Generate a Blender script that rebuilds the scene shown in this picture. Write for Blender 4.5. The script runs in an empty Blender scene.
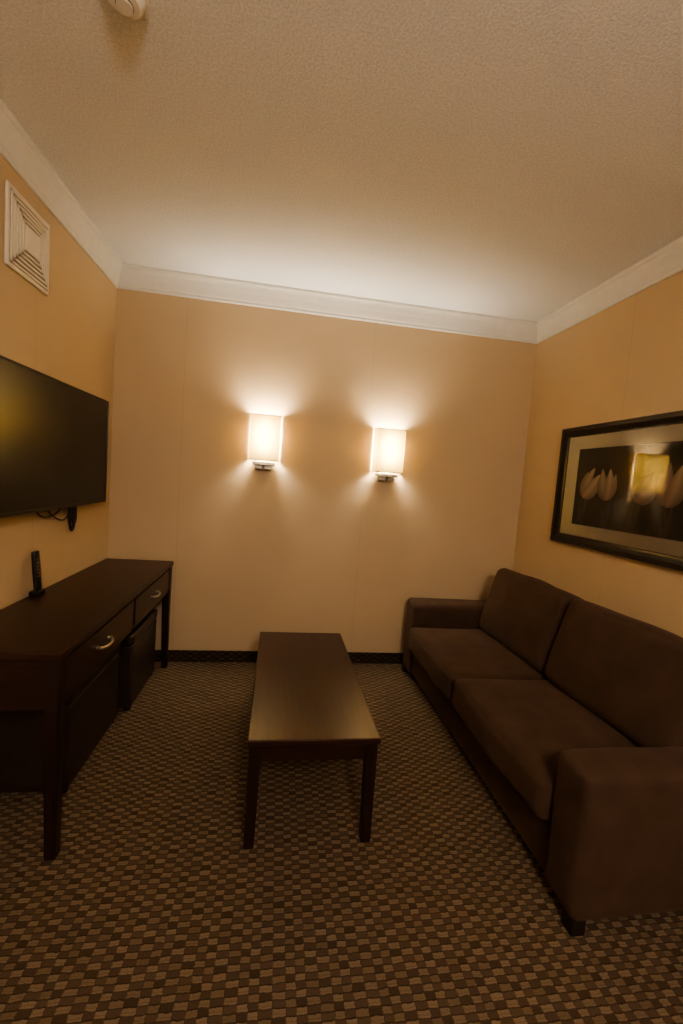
import bpy, bmesh, math, random
from mathutils import Vector, Matrix
random.seed(4)
W=3.049; H=2.70; YB=-5.0
scene=bpy.context.scene
scene.view_settings.view_transform='AgX'
scene.view_settings.look='AgX - Medium High Contrast'
scene.view_settings.exposure=0.95

# ---------------------------------------------------------------- materials
def new_mat(name):
    m=bpy.data.materials.new(name); m.use_nodes=True
    nt=m.node_tree
    return m,nt,nt.nodes['Principled BSDF']
def N(nt,t,**k):
    n=nt.nodes.new(t)
    for a,b in k.items(): setattr(n,a,b)
    return n
def simple(name,col,rough=.5,metal=0,spec=.5,noise=0,nscale=20,bump=0,bscale=200,coat=0,sheen=0,emis=None,es=0):
    m,nt,b=new_mat(name)
    b.inputs['Base Color'].default_value=(*col,1)
    b.inputs['Roughness'].default_value=rough
    b.inputs['Metallic'].default_value=metal
    b.inputs['Specular IOR Level'].default_value=spec
    b.inputs['Coat Weight'].default_value=coat
    b.inputs['Sheen Weight'].default_value=sheen
    b.inputs['Sheen Tint'].default_value=(.75,.5,.36,1)
    tc=N(nt,'ShaderNodeTexCoord')
    if noise:
        n=N(nt,'ShaderNodeTexNoise'); n.inputs['Scale'].default_value=nscale; n.inputs['Detail'].default_value=4
        nt.links.new(tc.outputs['Object'],n.inputs['Vector'])
        r=N(nt,'ShaderNodeValToRGB')
        r.color_ramp.elements[0].position=.3; r.color_ramp.elements[1].position=.7
        r.color_ramp.elements[0].color=(*[c*(1-noise) for c in col],1)
        r.color_ramp.elements[1].color=(*[min(1,c*(1+noise)) for c in col],1)
        nt.links.new(n.outputs['Fac'],r.inputs['Fac']); nt.links.new(r.outputs['Color'],b.inputs['Base Color'])
    if bump:
        n=N(nt,'ShaderNodeTexNoise'); n.inputs['Scale'].default_value=bscale; n.inputs['Detail'].default_value=3
        nt.links.new(tc.outputs['Object'],n.inputs['Vector'])
        bp=N(nt,'ShaderNodeBump'); bp.inputs['Strength'].default_value=bump; bp.inputs['Distance'].default_value=.004
        nt.links.new(n.outputs['Fac'],bp.inputs['Height']); nt.links.new(bp.outputs['Normal'],b.inputs['Normal'])
    if emis:
        b.inputs['Emission Color'].default_value=(*emis,1); b.inputs['Emission Strength'].default_value=es
    return m

def wood(name,c1,c2,rough,axis='Y'):
    m,nt,b=new_mat(name)
    tc=N(nt,'ShaderNodeTexCoord'); mp=N(nt,'ShaderNodeMapping')
    s={'Y':(30,1.5,30),'X':(1.5,30,30),'Z':(30,30,1.5)}[axis]
    mp.inputs['Scale'].default_value=s
    n=N(nt,'ShaderNodeTexNoise'); n.inputs['Scale'].default_value=2.5; n.inputs['Detail'].default_value=6
    r=N(nt,'ShaderNodeValToRGB'); r.color_ramp.elements[0].position=.3; r.color_ramp.elements[1].position=.72
    r.color_ramp.elements[0].color=(*c1,1); r.color_ramp.elements[1].color=(*c2,1)
    nt.links.new(tc.outputs['Object'],mp.inputs['Vector']); nt.links.new(mp.outputs['Vector'],n.inputs['Vector'])
    nt.links.new(n.outputs['Fac'],r.inputs['Fac']); nt.links.new(r.outputs['Color'],b.inputs['Base Color'])
    b.inputs['Roughness'].default_value=rough; b.inputs['Specular IOR Level'].default_value=.38
    bp=N(nt,'ShaderNodeBump'); bp.inputs['Strength'].default_value=.08; bp.inputs['Distance'].default_value=.002
    nt.links.new(n.outputs['Fac'],bp.inputs['Height']); nt.links.new(bp.outputs['Normal'],b.inputs['Normal'])
    return m

WALLC=(.465,.350,.222)
def wall_mat(name,axis,seams):
    m,nt,b=new_mat(name)
    tc=N(nt,'ShaderNodeTexCoord'); n=N(nt,'ShaderNodeTexNoise'); n.inputs['Scale'].default_value=1.3; n.inputs['Detail'].default_value=3
    nt.links.new(tc.outputs['Object'],n.inputs['Vector'])
    r=N(nt,'ShaderNodeValToRGB')
    r.color_ramp.elements[0].color=(*[c*.95 for c in WALLC],1); r.color_ramp.elements[1].color=(*[c*1.05 for c in WALLC],1)
    nt.links.new(n.outputs['Fac'],r.inputs['Fac'])
    # wallpaper seams : thin vertical lines every 'period'
    sx=N(nt,'ShaderNodeSeparateXYZ'); nt.links.new(tc.outputs['Object'],sx.inputs[0])
    a=N(nt,'ShaderNodeMath',operation='ADD'); a.inputs[1].default_value=seams[0]
    nt.links.new(sx.outputs[axis],a.inputs[0])
    md=N(nt,'ShaderNodeMath',operation='PINGPONG'); md.inputs[1].default_value=seams[1]
    nt.links.new(a.outputs[0],md.inputs[0])
    lt=N(nt,'ShaderNodeMath',operation='LESS_THAN'); lt.inputs[1].default_value=.0022
    nt.links.new(md.outputs[0],lt.inputs[0])
    ml=N(nt,'ShaderNodeMath',operation='MULTIPLY'); ml.inputs[1].default_value=.16; nt.links.new(lt.outputs[0],ml.inputs[0])
    mx=N(nt,'ShaderNodeMix',data_type='RGBA'); nt.links.new(ml.outputs[0],mx.inputs['Factor'])
    nt.links.new(r.outputs['Color'],mx.inputs['A']); mx.inputs['B'].default_value=(.2,.12,.05,1)
    nt.links.new(mx.outputs['Result'],b.inputs['Base Color'])
    b.inputs['Roughness'].default_value=.62; b.inputs['Specular IOR Level'].default_value=.35
    n2=N(nt,'ShaderNodeTexNoise'); n2.inputs['Scale'].default_value=260; nt.links.new(tc.outputs['Object'],n2.inputs['Vector'])
    bp=N(nt,'ShaderNodeBump'); bp.inputs['Strength'].default_value=.12; bp.inputs['Distance'].default_value=.002
    nt.links.new(n2.outputs['Fac'],bp.inputs['Height']); nt.links.new(bp.outputs['Normal'],b.inputs['Normal'])
    return m

def ceiling_mat():
    m,nt,b=new_mat('popcorn_ceiling')
    tc=N(nt,'ShaderNodeTexCoord'); n=N(nt,'ShaderNodeTexNoise'); n.inputs['Scale'].default_value=130; n.inputs['Detail'].default_value=3; n.inputs['Roughness'].default_value=.6
    nt.links.new(tc.outputs['Object'],n.inputs['Vector'])
    r=N(nt,'ShaderNodeValToRGB'); r.color_ramp.elements[0].position=.35; r.color_ramp.elements[1].position=.65
    r.color_ramp.elements[0].color=(.63,.63,.64,1); r.color_ramp.elements[1].color=(.79,.79,.80,1)
    nt.links.new(n.outputs['Fac'],r.inputs['Fac']); nt.links.new(r.outputs['Color'],b.inputs['Base Color'])
    b.inputs['Roughness'].default_value=.95; b.inputs['Specular IOR Level'].default_value=.1
    bp=N(nt,'ShaderNodeBump'); bp.inputs['Strength'].default_value=.30; bp.inputs['Distance'].default_value=.005
    nt.links.new(n.outputs['Fac'],bp.inputs['Height']); nt.links.new(bp.outputs['Normal'],b.inputs['Normal'])
    return m

def carpet_mat(name,cw,ch,u='X',v='Y',dim=1.0):
    m,nt,b=new_mat(name)
    tc=N(nt,'ShaderNodeTexCoord'); sx=N(nt,'ShaderNodeSeparateXYZ')
    nz=N(nt,'ShaderNodeTexNoise'); nz.inputs['Scale'].default_value=60
    nt.links.new(tc.outputs['Object'],nz.inputs['Vector'])
    ad=N(nt,'ShaderNodeVectorMath',operation='MULTIPLY_ADD'); ad.inputs[1].default_value=(.010,.008,.006)
    nt.links.new(nz.outputs['Color'],ad.inputs[0]); nt.links.new(tc.outputs['Object'],ad.inputs[2])
    nt.links.new(ad.outputs[0],sx.inputs[0])
    def mt(op,a,bv=None,c=None):
        n=N(nt,'ShaderNodeMath',operation=op)
        for i,x in enumerate((a,bv,c)):
            if x is None: continue
            if isinstance(x,(int,float)): n.inputs[i].default_value=x
            else: nt.links.new(x,n.inputs[i])
        return n.outputs[0]
    U0=mt('DIVIDE',sx.outputs[u],cw); V=mt('DIVIDE',sx.outputs[v],ch)
    # columns of slightly unequal width
    U=mt('ADD',U0,mt('MULTIPLY',mt('SINE',mt('MULTIPLY',U0,math.pi/2)),.12))
    fv=mt('FLOOR',V); fracv=mt('SUBTRACT',V,fv)
    fu=mt('FLOOR',U); fracu=mt('SUBTRACT',U,fu)
    par=mt('MODULO',mt('ADD',mt('ADD',fu,fv),2000),2)
    light=mt('LESS_THAN',par,.5)
    q=mt('MODULO',mt('ADD',mt('ADD',fu,mt('MULTIPLY',fv,3)),3000),8)
    mid=mt('LESS_THAN',mt('ABSOLUTE',mt('SUBTRACT',q,2.5)),.9)
    cv=N(nt,'ShaderNodeCombineXYZ'); nt.links.new(fu,cv.inputs[0]); nt.links.new(fv,cv.inputs[1])
    wn=N(nt,'ShaderNodeTexWhiteNoise',noise_dimensions='2D'); nt.links.new(cv.outputs[0],wn.inputs['Vector'])
    st=mt('MULTIPLY',mt('GREATER_THAN',fracv,.44),mt('LESS_THAN',fracv,.60))
    edge=mt('MAXIMUM',mt('LESS_THAN',fracv,.18),mt('MULTIPLY',mt('LESS_THAN',fracu,.07),.5))
    def mix(f,a,bb):
        n=N(nt,'ShaderNodeMix',data_type='RGBA'); nt.links.new(f,n.inputs['Factor'])
        for k,x in (('A',a),('B',bb)):
            if isinstance(x,tuple): n.inputs[k].default_value=(*[c*dim for c in x],1)
            else: nt.links.new(x,n.inputs[k])
        return n.outputs['Result']
    L1=(.150,.110,.073); L2=(.105,.075,.048); Lm=(.122,.088,.056); D1=(.076,.052,.034); D2=(.036,.024,.016); Dm=(.060,.041,.026)
    lightc=mix(mt('MULTIPLY',st,.55),mix(mid,L1,Lm),L2)
    darkc=mix(mid,D1,Dm)
    c=mix(light,darkc,lightc)
    c=mix(mt('MULTIPLY',edge,.8),c,D2)
    n2=N(nt,'ShaderNodeTexNoise'); n2.inputs['Scale'].default_value=350; nt.links.new(tc.outputs['Object'],n2.inputs['Vector'])
    hs=N(nt,'ShaderNodeHueSaturation'); nt.links.new(c,hs.inputs['Color'])
    nt.links.new(mt('ADD',mt('ADD',mt('MULTIPLY',n2.outputs['Fac'],1.0),.42),mt('MULTIPLY',wn.outputs['Value'],.2)),hs.inputs['Value'])
    nt.links.new(hs.outputs['Color'],b.inputs['Base Color'])
    b.inputs['Roughness'].default_value=1; b.inputs['Specular IOR Level'].default_value=.05
    bp=N(nt,'ShaderNodeBump'); bp.inputs['Strength'].default_value=.5; bp.inputs['Distance'].default_value=.004
    nt.links.new(n2.outputs['Fac'],bp.inputs['Height']); nt.links.new(bp.outputs['Normal'],b.inputs['Normal'])
    return m

M_wb=wall_mat('wallpaper_back',0,(-.455,.66)); M_ws=wall_mat('wallpaper_side',1,(.93,.66))
M_ceil=ceiling_mat()
M_carpet=carpet_mat('woven_carpet',.032,.019)
M_cbx=carpet_mat('carpet_base_x',.032,.019,'X','Z',.42); M_cby=carpet_mat('carpet_base_y',.032,.019,'Y','Z',.42)
M_crown=simple('crown_paint',(.60,.58,.54),.5,noise=.03)
M_wood=wood('espresso_wood',(.016,.0068,.005),(.034,.0140,.0095),.34,'Y')
M_woodx=wood('espresso_wood_x',(.013,.0058,.0045),(.027,.0115,.008),.36,'X')
M_woodz=wood('espresso_wood_z',(.011,.0052,.0045),(.022,.0098,.0075),.38,'Z')
M_sofa=simple('brown_microfiber',(.050,.030,.0205),.9,spec=.12,noise=.16,nscale=9,bump=.35,bscale=420,sheen=.08)
M_foot=simple('sofa_foot',(.01,.006,.004),.5,noise=.1)
M_leather=simple('dark_leather',(.024,.015,.011),.40,noise=.2,nscale=30,bump=.3,bscale=160)
M_black=simple('black_plastic',(.006,.006,.006),.35,noise=.1)
M_screen=simple('tv_screen_glass',(.004,.0036,.0034),.28,spec=.42,noise=.05,nscale=3)
M_nickel=simple('brushed_nickel',(.62,.58,.53),.32,metal=1,noise=.06,nscale=80)
M_dnickel=simple('sconce_metal',(.26,.235,.21),.38,metal=1,noise=.06,nscale=80)
M_vent=simple('vent_plastic',(.64,.57,.47),.5,noise=.03)
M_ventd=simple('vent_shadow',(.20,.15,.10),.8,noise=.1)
M_white=simple('white_plastic',(.70,.66,.60),.45,noise=.03)
M_frame=simple('black_frame_lacquer',(.008,.006,.005),.28,noise=.2,nscale=40)
M_mat=simple('mat_board',(.90,.89,.86),.8,noise=.02)
M_print=simple('print_black',(.012,.010,.010),.6,noise=.4,nscale=7)
M_petal,ntp,bp_=new_mat('print_petals')
at=N(ntp,'ShaderNodeAttribute',attribute_name='Col'); ntp.links.new(at.outputs['Color'],bp_.inputs['Base Color']); bp_.inputs['Roughness'].default_value=.7
M_glass,ntg,bg=new_mat('picture_glass')
tr=N(ntg,'ShaderNodeBsdfTransparent'); gl=N(ntg,'ShaderNodeBsdfGlossy'); gl.inputs['Roughness'].default_value=0.0
fr=N(ntg,'ShaderNodeFresnel'); fr.inputs['IOR'].default_value=1.75
mxs=N(ntg,'ShaderNodeMixShader'); out=ntg.nodes['Material Output']
ntg.links.new(fr.outputs[0],mxs.inputs[0]); ntg.links.new(tr.outputs[0],mxs.inputs[1]); ntg.links.new(gl.outputs[0],mxs.inputs[2]); ntg.links.new(mxs.outputs[0],out.inputs[0])
ntg.nodes.remove(bg)
def shade_mat():
    m,nt,b=new_mat('lamp_shade_fabric')
    tc=N(nt,'ShaderNodeTexCoord')
    w=N(nt,'ShaderNodeTexNoise'); w.inputs['Scale'].default_value=180
    nt.links.new(tc.outputs['Object'],w.inputs['Vector'])
    r=N(nt,'ShaderNodeValToRGB'); r.color_ramp.elements[0].color=(.84,.76,.52,1); r.color_ramp.elements[1].color=(.95,.87,.62,1)
    nt.links.new(w.outputs['Fac'],r.inputs['Fac'])
    d=N(nt,'ShaderNodeBsdfDiffuse'); t=N(nt,'ShaderNodeBsdfTranslucent')
    nt.links.new(r.outputs['Color'],d.inputs['Color'])
    mu=N(nt,'ShaderNodeMix',data_type='RGBA'); mu.inputs['Factor'].default_value=1; mu.blend_type='MULTIPLY'
    nt.links.new(r.outputs['Color'],mu.inputs['A']); mu.inputs['B'].default_value=(1.0,.74,.25,1)
    nt.links.new(mu.outputs['Result'],t.inputs['Color'])
    m1=N(nt,'ShaderNodeMixShader'); m1.inputs[0].default_value=.065
    nt.links.new(d.outputs[0],m1.inputs[1]); nt.links.new(t.outputs[0],m1.inputs[2])
    nt.links.new(m1.outputs[0],nt.nodes['Material Output'].inputs[0]); nt.nodes.remove(b)
    return m
M_shade=shade_mat()
M_bulb=simple('bulb_glow',(1,.9,.7),.4,emis=(1,.89,.69),es=215)
M_fill=simple('fill_globe_glow',(.9,.85,.75),.4,emis=(1,.85,.69),es=52)  # emission of the added fill globe behind the camera

# ---------------------------------------------------------------- helpers
def link(o,parent=None):
    scene.collection.objects.link(o)
    if parent: o.parent=parent
    return o
def empty(name,loc=(0,0,0)):
    e=bpy.data.objects.new(name,None); e.location=loc; e.empty_display_size=.1
    return link(e)
def mesh_obj(name,bm,mat,parent=None,smooth=False):
    me=bpy.data.meshes.new(name); bm.to_mesh(me); bm.free()
    if smooth:
        for p in me.polygons: p.use_smooth=True
    me.materials.append(mat)
    return link(bpy.data.objects.new(name,me),parent)
def box(name,a,b,mat,parent=None,bev=.004,seg=2):
    bm=bmesh.new(); bmesh.ops.create_cube(bm,size=1)
    c=[(a[i]+b[i])/2 for i in range(3)]; s=[abs(b[i]-a[i]) for i in range(3)]
    for v in bm.verts: v.co=Vector([c[i]+v.co[i]*s[i] for i in range(3)])
    if bev: bmesh.ops.bevel(bm,geom=bm.edges[:],offset=bev,segments=seg,affect='EDGES',profile=.5)
    return mesh_obj(name,bm,mat,parent)
def tapered_leg(name,top,bot,z0,z1,mat,parent):
    bm=bmesh.new(); vs=[]
    for (x0,y0,x1,y1),z in ((bot,z0),(top,z1)):
        vs.append([bm.verts.new((x,y,z)) for x,y in ((x0,y0),(x1,y0),(x1,y1),(x0,y1))])
    bm.faces.new(vs[0][::-1]); bm.faces.new(vs[1])
    for i in range(4): bm.faces.new((vs[0][i],vs[0][(i+1)%4],vs[1][(i+1)%4],vs[1][i]))
    bmesh.ops.recalc_face_normals(bm,faces=bm.faces[:])
    bmesh.ops.bevel(bm,geom=bm.edges[:],offset=.003,segments=2,affect='EDGES')
    return mesh_obj(name,bm,mat,parent)
def soft(name,size,loc,mat,parent,r=.05,puff=(.0,.0,.0),rot=None,n=22,wob=.0,seed=0):
    bm=bmesh.new()
    hx,hy,hz=[s/2 for s in size]
    vmap={}
    def V(u,v,w):
        k=(round(u,5),round(v,5),round(w,5))
        if k not in vmap: vmap[k]=bm.verts.new((u,v,w))
        return vmap[k]
    g=[math.sin(math.pi/2*(-1+2*i/n)) for i in range(n+1)]
    for ax in range(3):
        for s in (-1,1):
            for i in range(n):
                for j in range(n):
                    q=[]
                    for a,b in ((g[i],g[j]),(g[i+1],g[j]),(g[i+1],g[j+1]),(g[i],g[j+1])):
                        c=[0,0,0]; c[ax]=s; c[(ax+1)%3]=a; c[(ax+2)%3]=b
                        q.append(V(*c))
                    if s<0: q.reverse()
                    bm.faces.new(q)
    rnd=random.Random(seed); ph=[rnd.uniform(0,6) for _ in range(6)]
    for v in bm.verts:
        u=v.co.copy()
        P=Vector((u.x*hx,u.y*hy,u.z*hz))
        I=Vector((max(-hx+r,min(hx-r,P.x)),max(-hy+r,min(hy-r,P.y)),max(-hz+r,min(hz-r,P.z))))
        d=P-I
        if d.length>1e-9: P=I+d.normalized()*r
        P.x+=math.copysign(puff[0],u.x)*(1-u.y**2)*(1-u.z**2)*(abs(u.x)**3)
        P.y+=math.copysign(puff[1],u.y)*(1-u.x**2)*(1-u.z**2)*(abs(u.y)**3)
        P.z+=math.copysign(puff[2],u.z)*(1-u.x**2)*(1-u.y**2)*(abs(u.z)**3)
        if wob:
            w=wob*(math.sin(7*P.x+ph[0])*math.sin(9*P.y+ph[1])+.6*math.sin(17*P.y+ph[2]+5*P.x)*math.sin(13*P.z+ph[3]))
            P+=Vector((w*.6,w*.3,w))
        v.co=P
    M=Matrix.Translation(loc)
    if rot: M=M@rot
    bmesh.ops.transform(bm,matrix=M,verts=bm.verts[:])
    bmesh.ops.recalc_face_normals(bm,faces=bm.faces[:])
    return mesh_obj(name,bm,mat,parent,smooth=True)
def tube(name,pts,rad,mat,parent,cyclic=False,res=3):
    cu=bpy.data.curves.new(name,'CURVE'); cu.dimensions='3D'; cu.bevel_depth=rad; cu.bevel_resolution=res; cu.use_fill_caps=True
    sp=cu.splines.new('NURBS' if not cyclic else 'POLY'); sp.points.add(len(pts)-1)
    for p,c in zip(sp.points,pts): p.co=(*c,1)
    if not cyclic: sp.use_endpoint_u=True; sp.order_u=3
    sp.use_cyclic_u=cyclic
    cu.materials.append(mat)
    o=bpy.data.objects.new(name,cu); return link(o,parent)
def cyl(name,c,r,h,axis,mat,parent,seg=32,r2=None):
    bm=bmesh.new(); bmesh.ops.create_cone(bm,cap_ends=True,segments=seg,radius1=r,radius2=r if r2 is None else r2,depth=h)
    R={'Z':Matrix(),'X':Matrix.Rotation(math.pi/2,4,'Y'),'Y':Matrix.Rotation(math.pi/2,4,'X')}[axis]
    bmesh.ops.transform(bm,matrix=Matrix.Translation(c)@R,verts=bm.verts[:])
    return mesh_obj(name,bm,mat,parent)

# ---------------------------------------------------------------- room
T=.12
box('floor',(-T,YB-T,-.1),(W+T,T,0),M_carpet,bev=0)
box('ceiling',(-T,YB-T,H),(W+T,T,H+.1),M_ceil,bev=0)
box('wall_back',(-T,0,0),(W+T,T,H),M_wb,bev=0)
box('wall_left',(-T,YB,0),(0,0,H),M_ws,bev=0)
box('wall_right',(W,YB,0),(W+T,0,H),M_ws,bev=0)
box('wall_front',(-T,YB-T,0),(W+T,YB,H),M_wb,bev=0)
box('baseboard_back',(0,-.014,0),(W,0,.085),M_cbx,bev=.003)
box('baseboard_left',(0,YB,0),(.014,-.014,.085),M_cby,bev=.003)
box('baseboard_right',(W-.014,YB,0),(W,-.014,.085),M_cby,bev=.003)
prof=[(0,H-.142),(.008,H-.142),(.012,H-.136),(.012,H-.122),(.016,H-.116),(.024,H-.075),(.034,H-.040),(.042,H-.024),(.048,H-.020),(.052,H-.012),(.052,H),(0,H)]
def crown(name,fn):
    bm=bmesh.new(); A=[bm.verts.new(fn(d,z,0)) for d,z in prof]; B=[bm.verts.new(fn(d,z,1)) for d,z in prof]
    n=len(prof)
    for i in range(n): bm.faces.new((A[i],A[(i+1)%n],B[(i+1)%n],B[i]))
    bm.faces.new(A[::-1]); bm.faces.new(B)
    bmesh.ops.recalc_face_normals(bm,faces=bm.faces[:])
    mesh_obj(name,bm,M_crown)
crown('trim_1',lambda d,z,t:((W-d) if t else d,-d,z))
crown('trim_2',lambda d,z,t:(d,YB if t else -d,z))
crown('trim_3',lambda d,z,t:(W-d,YB if t else -d,z))

# ---------------------------------------------------------------- coffee table
ct=empty('coffee_table')
X0,X1,Y0,Y1,Z=1.088,1.590,-1.628,-.533,.433
box('top',(X0,Y0,Z-.026),(X1,Y1,Z),M_wood,ct,bev=.004)
L=.046; i=.008
for k,(x,y,sx,sy) in enumerate(((X0+i,Y0+i,1,1),(X1-i,Y0+i,-1,1),(X0+i,Y1-i,1,-1),(X1-i,Y1-i,-1,-1))):
    q=lambda w:(min(x,x+sx*w),min(y,y+sy*w),max(x,x+sx*w),max(y,y+sy*w))
    tapered_leg('leg_%d'%(k+1),q(L),q(L*.82),0,Z-.026,M_woodz,ct)
az0,az1=Z-.092,Z-.026
box('apron_front',(X0+L,Y0+.014,az0),(X1-L,Y0+.034,az1),M_woodx,ct,.002)
box('apron_back',(X0+L,Y1-.034,az0),(X1-L,Y1-.014,az1),M_woodx,ct,.002)
box('apron_left',(X0+.014,Y0+L,az0),(X0+.034,Y1-L,az1),M_wood,ct,.002)
box('apron_right',(X1-.034,Y0+L,az0),(X1-.014,Y1-L,az1),M_wood,ct,.002)

# ---------------------------------------------------------------- desk
dk=empty('writing_desk')
X0,X1,Y0,Y1,Z=.018,.458,-1.628,-.072,.753
box('top',(X0,Y0,Z-.028),(X1,Y1,Z),M_wood,dk,.004)
L=.052;i=.008
for k,(x,y,sx,sy) in enumerate(((X0+i,Y0+i,1,1),(X1-i,Y0+i,-1,1),(X0+i,Y1-i,1,-1),(X1-i,Y1-i,-1,-1))):
    q=lambda w:(min(x,x+sx*w),min(y,y+sy*w),max(x,x+sx*w),max(y,y+sy*w))
    tapered_leg('leg_%d'%(k+1),q(L),q(L*.72),0,Z-.028,M_woodz,dk)
a0,a1=Z-.21,Z-.028
box('end_panel_near',(X0+L,Y0+.016,a0),(X1-L,Y0+.036,a1),M_woodx,dk,.002)
box('end_panel_far',(X0+L,Y1-.036,a0),(X1-L,Y1-.016,a1),M_woodx,dk,.002)
box('back_panel',(X0+.012,Y0+L,a0),(X0+.03,Y1-L,a1),M_wood,dk,.002)
box('carcass',(X0+.04,Y0+.04,a0+.01),(X1-.045,Y1-.04,a1),M_wood,dk,.002)
box('rail_top',(X1-.045,Y0+L+.008,a1-.016),(X1-.018,Y1-L-.008,a1),M_wood,dk,.001)
box('rail_bottom',(X1-.045,Y0+L+.008,a0),(X1-.018,Y1-L-.008,a0+.02),M_wood,dk,.001)
ym=(Y0+Y1)/2
box('rail_middle',(X1-.045,ym-.018,a0),(X1-.018,ym+.018,a1),M_woodz,dk,.001)
for k,(ya,yb) in enumerate(((Y0+L+.012,ym-.021),(ym+.021,Y1-L-.012))):
    box('drawer_front_%d'%(k+1),(X1-.04,ya,a0+.023),(X1-.012,yb,a1-.019),M_wood,dk,.003)
    yc=(-1.245,-.50)[k]; zc=Z-.115; xx=X1-.012
    for s in (-1,1): cyl('handle_post_%d_%d'%(k+1,(s+3)//2),(xx+.006,yc+s*.058,zc),.006,.016,'X',M_nickel,dk,16)
    tube('handle_%d'%(k+1),[(xx+.010,yc-.062,zc),(xx+.026,yc-.045,zc-.004),(xx+.030,yc,zc-.006),(xx+.026,yc+.045,zc-.004),(xx+.010,yc+.062,zc)],.0068,M_nickel,dk)

# ---------------------------------------------------------------- ottomans
for k,(ya,yb,xf) in enumerate(((-1.315,-.735,.352),(-.675,-.185,.395))):
    o=empty('storage_ottoman')
    xb=.04
    box('body',(xb,ya+.004,.02),(xf-.004,yb-.004,.385),M_leather,o,.012,3)
    soft('lid',(xf-xb,yb-ya,.062),((xf+xb)/2,(ya+yb)/2,.418),M_leather,o,r=.014,puff=(0,0,.006),n=12)
    for s in range(4):
        fx=(xb+.03,xf-.03)[s%2]; fy=(ya+.035,yb-.035)[s//2]
        cyl('foot_%d'%(s+1),(fx,fy,.0105),.018,.021,'Z',M_black,o,16)

# ---------------------------------------------------------------- television
tv=empty('wall_mounted_television')
y0,y1,z0,z1=-1.375,-.259,1.154,1.778
box('chassis',(.036,y0+.004,z0+.004),(.066,y1-.004,z1-.004),M_black,tv,.004)
box('bezel_top',(.060,y0,z1-.009),(.074,y1,z1),M_black,tv,.002)
box('bezel_bottom',(.060,y0,z0),(.074,y1,z0+.016),M_black,tv,.002)
box('bezel_left',(.060,y0,z0),(.074,y0+.009,z1),M_black,tv,.002)
box('bezel_right',(.060,y1-.009,z0),(.074,y1,z1),M_black,tv,.002)
box('screen',(.062,y0+.008,z0+.015),(.070,y1-.008,z1-.008),M_screen,tv,0)
box('rear_housing',(.018,y0+.2,z0+.06),(.037,y1-.2,z1-.2),M_black,tv,.006)
box('wall_bracket',(0,-1.0,1.3),(.02,-.62,1.6),M_black,tv,.002)
tube('cable_1',[(.03,-.98,1.19),(.022,-.94,1.13),(.02,-.84,1.105),(.02,-.74,1.12),(.016,-.66,1.17)],.0045,M_black,tv)
tube('cable_2',[(.03,-.90,1.19),(.02,-.83,1.13),(.02,-.73,1.085),(.02,-.66,1.075),(.016,-.60,1.11),(.03,-.57,1.19)],.004,M_black,tv)
tube('cable_3',[(.025,-.60,1.21),(.02,-.62,1.10),(.018,-.585,1.00),(.018,-.55,1.03),(.02,-.565,1.13),(.03,-.58,1.19)],.0075,M_black,tv)
tube('cable_4',[(.025,-.57,1.21),(.02,-.59,1.12),(.018,-.565,1.03),(.018,-.53,1.06),(.02,-.545,1.15),(.03,-.56,1.19)],.006,M_black,tv)

# ---------------------------------------------------------------- remote in cradle
rm=empty('remote_control')
ry=-.965
box('cradle',(.022,ry-.030,.753),(.066,ry+.030,.775),M_black,rm,.004)
soft('handset',(.020,.044,.19),(.040,ry,.868),M_black,rm,r=.008,puff=(.002,0,0),n=10,rot=Matrix.Rotation(-.08,4,'Y'))
for r_ in range(6):
    for c_ in range(3):
        cyl('button_%d_%d'%(r_,c_),(.0515-.08*(r_-1)*.02,ry-.012+c_*.012,.845+r_*.016),.0038,.004,'X',M_ventd,rm,10)

# ---------------------------------------------------------------- vent
vt=empty('exhaust_vent_cover')
yc,zc=-1.01,2.325; hs=.16
box('base_plate',(0,yc-hs,zc-hs),(.012,yc+hs,zc+hs),M_vent,vt,.006)
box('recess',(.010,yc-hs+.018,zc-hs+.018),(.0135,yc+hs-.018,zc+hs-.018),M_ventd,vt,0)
def ring(name,h,w,x0,x1):
    box(name+'_a',(x0,yc-h,zc+h-w),(x1,yc+h,zc+h),M_vent,vt,.002)
    box(name+'_b',(x0,yc-h,zc-h),(x1,yc+h,zc-h+w),M_vent,vt,.002)
    box(name+'_c',(x0,yc-h,zc-h),(x1,yc-h+w,zc+h),M_vent,vt,.002)
    box(name+'_d',(x0,yc+h-w,zc-h),(x1,yc+h,zc+h),M_vent,vt,.002)
h=.142
for k in range(5):
    ring('louver_%d'%k,h,.0115,.010,.018+.0012*k); h-=.0178
box('center_panel',(.010,yc-h,zc-h),(.025,yc+h,zc+h),M_vent,vt,.003)

# ---------------------------------------------------------------- smoke detector
sd=empty('smoke_detector')
sx_,sy_=.64,-1.765
cyl('base',(sx_,sy_,H-.008),.060,.016,'Z',M_white,sd,48)
cyl('dome',(sx_,sy_,H-.026),.040,.022,'Z',M_white,sd,48,r2=.054)
cyl('sensor_ring',(sx_,sy_,H-.038),.024,.005,'Z',M_ventd,sd,32)
cyl('cap',(sx_,sy_,H-.042),.022,.006,'Z',M_white,sd,32)

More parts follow.
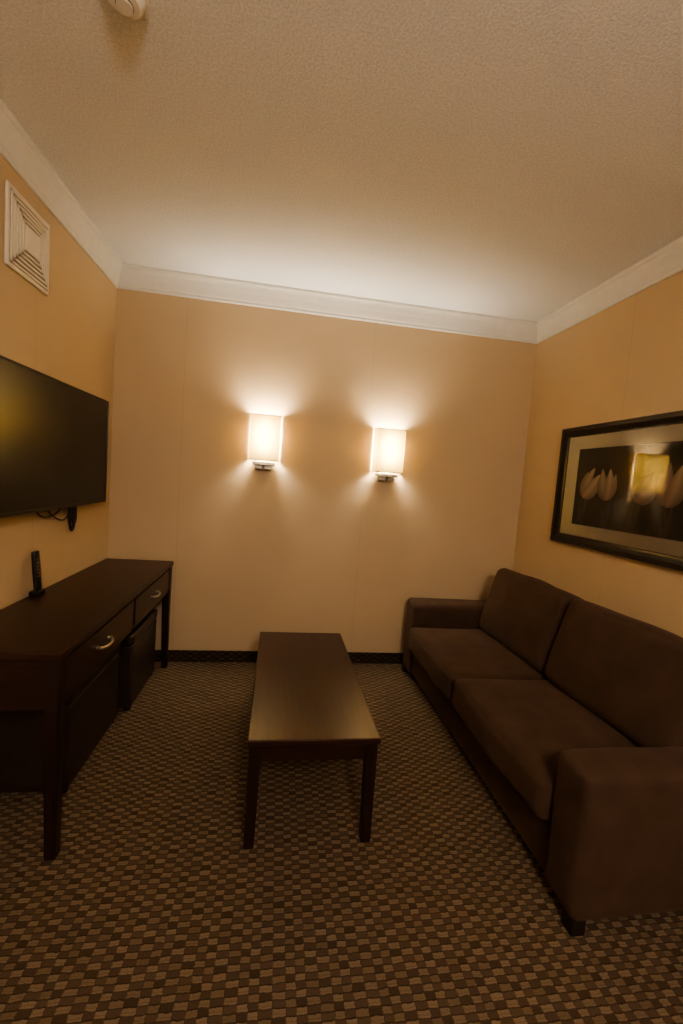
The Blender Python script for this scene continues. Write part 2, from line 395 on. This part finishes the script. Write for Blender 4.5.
# ---------------------------------------------------------------- framed print
fp=empty('framed_flower_print')
yA,yB,zA,zB=-1.93,-.464,1.097,1.855; xw=W
fw=.062
def mitre(name,h0,h1,d0,d1,mat):
    bm=bmesh.new(); P=[(h0,0),(h0,d0*.75),(h0+.006,d0),(h0+(h1-h0)*.45,d0),(h1-.012,d1),(h1,d1*.8),(h1,0)]
    loops=[]
    for ins,d in P:
        loops.append([bm.verts.new((xw-d,y,z)) for y,z in ((yA+ins,zA+ins),(yB-ins,zA+ins),(yB-ins,zB-ins),(yA+ins,zB-ins))])
    n=len(P)
    for a in range(n):
        for b_ in range(4):
            bm.faces.new((loops[a][b_],loops[a][(b_+1)%4],loops[(a+1)%n][(b_+1)%4],loops[(a+1)%n][b_]))
    bmesh.ops.recalc_face_normals(bm,faces=bm.faces[:])
    return mesh_obj(name,bm,mat,fp)
mitre('frame',0,fw,.036,.022,M_frame)
box('mat_board',(xw-.010,yA+.05,zA+.05),(xw-.002,yB-.05,zB-.05),M_mat,fp,0)
py0,py1,pz0,pz1=yA+.17,yB-.17,zA+.135,zB-.145
box('print',(xw-.0125,py0,pz0),(xw-.0098,py1,pz1),M_print,fp,0)
bm=bmesh.new(); col=bm.loops.layers.float_color.new('Col')
layer=[0]
def petal(cy,cz,ln,wd,ang,cb,ctip,curve=0,lo=.55):
    layer[0]+=1; x=xw-.0128-layer[0]*.00003
    n=16; A=[];B=[];C=[]
    for k in range(n+1):
        t=k/n; w=wd*(math.sin(math.pi*t**.7)**.7)*.5 if 0<t<1 else 0
        bx=curve*math.sin(math.pi*t)
        for s,lst in ((-1,A),(0,C),(1,B)):
            u=bx+s*w; v=t*ln
            yy=cy-u*math.cos(ang)-v*math.sin(ang); zz=cz-u*math.sin(ang)+v*math.cos(ang)
            lst.append((bm.verts.new((x,min(py1-.002,max(py0+.002,yy)),min(pz1-.002,max(pz0+.002,zz)))),t,s))
    for P,Q in ((A,C),(C,B)):
        for k in range(n):
            f=bm.faces.new((P[k][0],P[k+1][0],Q[k+1][0],Q[k][0]))
            for lp,(v_,t,s) in zip(f.loops,(P[k],P[k+1],Q[k+1],Q[k])):
                e=t**.8; sh=1.0 if s==0 else lo
                lp[col]=(*[(cb[c]*(1-e)+ctip[c]*e)*sh for c in range(3)],1)
cream=(1.0,.93,.92); pink=(.62,.44,.44); gry=(.10,.095,.09); dk_=(.014,.013,.012)
zm=(pz0+pz1)/2
# (distance from the left edge of the print, height offset, lean to the right, scale)
fl=[(.07,-.02,.60,1.35),(.27,-.03,-.1,1.3),(.47,-.02,.75,1.25),(.66,-.04,.15,1.5),(.86,.0,-.55,1.3),(1.03,-.03,.2,1.35)]
for k,(dy,dz,lean,sc) in enumerate(fl):
    cy=py1-dy; cz=zm-.045+dz
    petal(cy,cz+.01,-.24,.012,lean*.35,gry,dk_,.008,.7)
    petal(cy+.03,cz-.20,.22,.045,.30,dk_,gry,.015)
    petal(cy-.04,cz-.20,.16,.04,-.40,dk_,gry,-.015)
    for a,l,w,f,c_ in ((-.42,.120,.046,.55,-.014),(.42,.125,.046,.65,.014),(-.18,.150,.054,.82,-.010),(.14,.145,.056,1.0,.008)):
        petal(cy,cz,l*sc,w*sc,lean+a,tuple(c*f for c in pink),tuple(c*f for c in cream),c_)
mesh_obj('flowers',bm,M_petal,fp)
bm=bmesh.new()   # single glazing sheet, facing the room
vs=[bm.verts.new((xw-.0195,y,z)) for y,z in ((yA+.05,zA+.05),(yA+.05,zB-.05),(yB-.05,zB-.05),(yB-.05,zA+.05))]
fc=bm.faces.new(vs); bm.normal_update()
if fc.normal.x>0: fc.normal_flip()
mesh_obj('glass',bm,M_glass,fp)

# ---------------------------------------------------------------- sofa
sf=empty('sofa')
XF,XR=2.150,3.015
YN,YFR=-2.018,-.10
AWN=.165; AWF=.20
soft('base',(XR-XF-.02,YFR-YN-.06,.22),((XF+XR)/2+.012,(YN+YFR)/2,.155),M_sofa,sf,r=.018,n=14)
for nm,ya,AW,ah in (('arm_near',YN,AWN,.540),('arm_far',YFR-AWF,AWF,.563)):
    soft(nm,(XR-XF,AW,ah-.045),((XF+XR)/2,ya+AW/2,.045+(ah-.045)/2),M_sofa,sf,r=.030,puff=(.004,.006,.006),n=20,wob=.002,seed=3)
soft('back_frame',(.20,YFR-YN-.03,.68),(XR-.10,(YN+YFR)/2,.39),M_sofa,sf,r=.05,n=18,wob=.002)
yi0,yi1=YN+AWN,YFR-AWF; ymid=-1.06
for k,(a,b) in enumerate(((yi0-.004,ymid),(ymid,yi1+.004))):
    x0,x1=XF-.035,2.76; zt,zb=.405,.24
    soft('seat_cushion_%d'%(k+1),(x1-x0,b-a-.010,zt-zb),((x0+x1)/2,(a+b)/2,(zt+zb)/2),M_sofa,sf,r=.036,puff=(.010,.003,.028),n=26,wob=.004,seed=k+5)
for k,(a,b) in enumerate(((yi0-.01,ymid-.008),(ymid+.008,yi1+.0))):
    R=Matrix.Rotation(math.radians(15),4,'Y')
    soft('back_cushion_%d'%(k+1),(.19,b-a,.47),(2.765,(a+b)/2,.618),M_sofa,sf,r=.050,puff=(.045,.006,.016),n=26,wob=.007,seed=k+11,rot=R)
for k,(fx,fy) in enumerate(((XF+.03,YN+.03),(XF+.03,YFR-.03),(XR-.03,YN+.03),(XR-.03,YFR-.03))):
    box('foot_%d'%(k+1),(fx-.025,fy-.025,0),(fx+.025,fy+.025,.055),M_foot,sf,.003)

# ---------------------------------------------------------------- sconces
def shade_mesh(name,x0,x1,yf,z0,z1,parent):
    bm=bmesh.new(); r=.012; path=[(x0,-.004)]
    for k in range(6):
        a=math.pi+ (math.pi/2)*k/5
        path.append((x0+r+r*math.cos(a),yf+r+r*math.sin(a)))
    for k in range(6):
        a=1.5*math.pi+(math.pi/2)*k/5
        path.append((x1-r+r*math.cos(a),yf+r+r*math.sin(a)))
    path.append((x1,-.004))
    A=[bm.verts.new((x,y,z0)) for x,y in path]; B=[bm.verts.new((x,y,z1)) for x,y in path]
    for k in range(len(path)-1): bm.faces.new((A[k],A[k+1],B[k+1],B[k]))
    bmesh.ops.recalc_face_normals(bm,faces=bm.faces[:])
    return mesh_obj(name,bm,M_shade,parent,True)
for cx,zt in ((1.030,1.812),(1.930,1.796)):
    s=empty('wall_sconce')
    hw=.107; zb=zt-.315; yf=-.108
    shade_mesh('shade',cx-hw,cx+hw,yf,zb,zt,s)
    for nm,z in (('hoop_top',zt-.002),('hoop_bottom',zb+.002)):
        tube(nm,[(cx-hw,-.005,z),(cx-hw,yf,z),(cx+hw,yf,z),(cx+hw,-.005,z)],.0026,M_dnickel,s,cyclic=True)
    box('back_plate',(cx-.055,-.014,zb-.055),(cx+.055,0,zb+.12),M_dnickel,s,.003)
    box('lower_bar',(cx-.080,-.075,zb-.034),(cx+.080,-.012,zb-.008),M_dnickel,s,.003)
    box('lower_block_1',(cx-.058,-.062,zb-.062),(cx-.006,-.012,zb-.036),M_dnickel,s,.003)
    box('lower_block_2',(cx+.006,-.062,zb-.062),(cx+.058,-.012,zb-.036),M_dnickel,s,.003)
    cyl('socket',(cx,-.052,zb+.02),.013,.06,'Z',M_white,s,20)
    bm=bmesh.new(); bmesh.ops.create_uvsphere(bm,u_segments=20,v_segments=14,radius=.038)
    bmesh.ops.transform(bm,matrix=Matrix.Translation((cx,-.057,zb+.165))@Matrix.Diagonal((1.8,1,3.0,1)),verts=bm.verts[:])
    mesh_obj('bulb',bm,M_bulb,s,True)

# ---------------------------------------------------------------- added fill globe, unseen behind the viewpoint, hung to light the ceiling
cl=empty('fill_light_globe')
cyl('fill_canopy',(1.5,-4.2,H-.012),.07,.024,'Z',M_nickel,cl,48)  # mount invented along with the fill globe
cyl('fill_stem',(1.5,-4.2,H-.16),.008,.30,'Z',M_nickel,cl,16)
bm=bmesh.new(); bmesh.ops.create_uvsphere(bm,u_segments=32,v_segments=20,radius=.19)
bmesh.ops.transform(bm,matrix=Matrix.Translation((1.5,-4.2,H-.48)),verts=bm.verts[:])
mesh_obj('globe',bm,M_fill,cl,True)

w=bpy.data.worlds.new('world'); scene.world=w; w.use_nodes=True
w.node_tree.nodes['Background'].inputs[0].default_value=(1,.8,.6,1); w.node_tree.nodes['Background'].inputs[1].default_value=.02

# ---------------------------------------------------------------- camera
pitch,yaw,roll,f=-.0760,-.1523,.0747,424.8152
cyw,syw=math.cos(yaw),math.sin(yaw); r=Vector((cyw,syw,0)); fw_=Vector((-syw,cyw,0)); u=Vector((0,0,1))
cp,sp=math.cos(pitch),math.sin(pitch); f2=fw_*cp+u*sp; u2=u*cp-fw_*sp
cr,sr=math.cos(roll),math.sin(roll); r3=r*cr+u2*sr; u3=u2*cr-r*sr
cam=bpy.data.cameras.new('camera'); co=bpy.data.objects.new('camera',cam); link(co)
M=Matrix(((r3.x,u3.x,-f2.x,1.1406),(r3.y,u3.y,-f2.y,-3.1296),(r3.z,u3.z,-f2.z,1.4041),(0,0,0,1)))
co.matrix_world=M
cam.sensor_fit='VERTICAL'; cam.sensor_height=36; cam.sensor_width=24; cam.lens=f/1024*36; cam.clip_start=.02
scene.camera=co
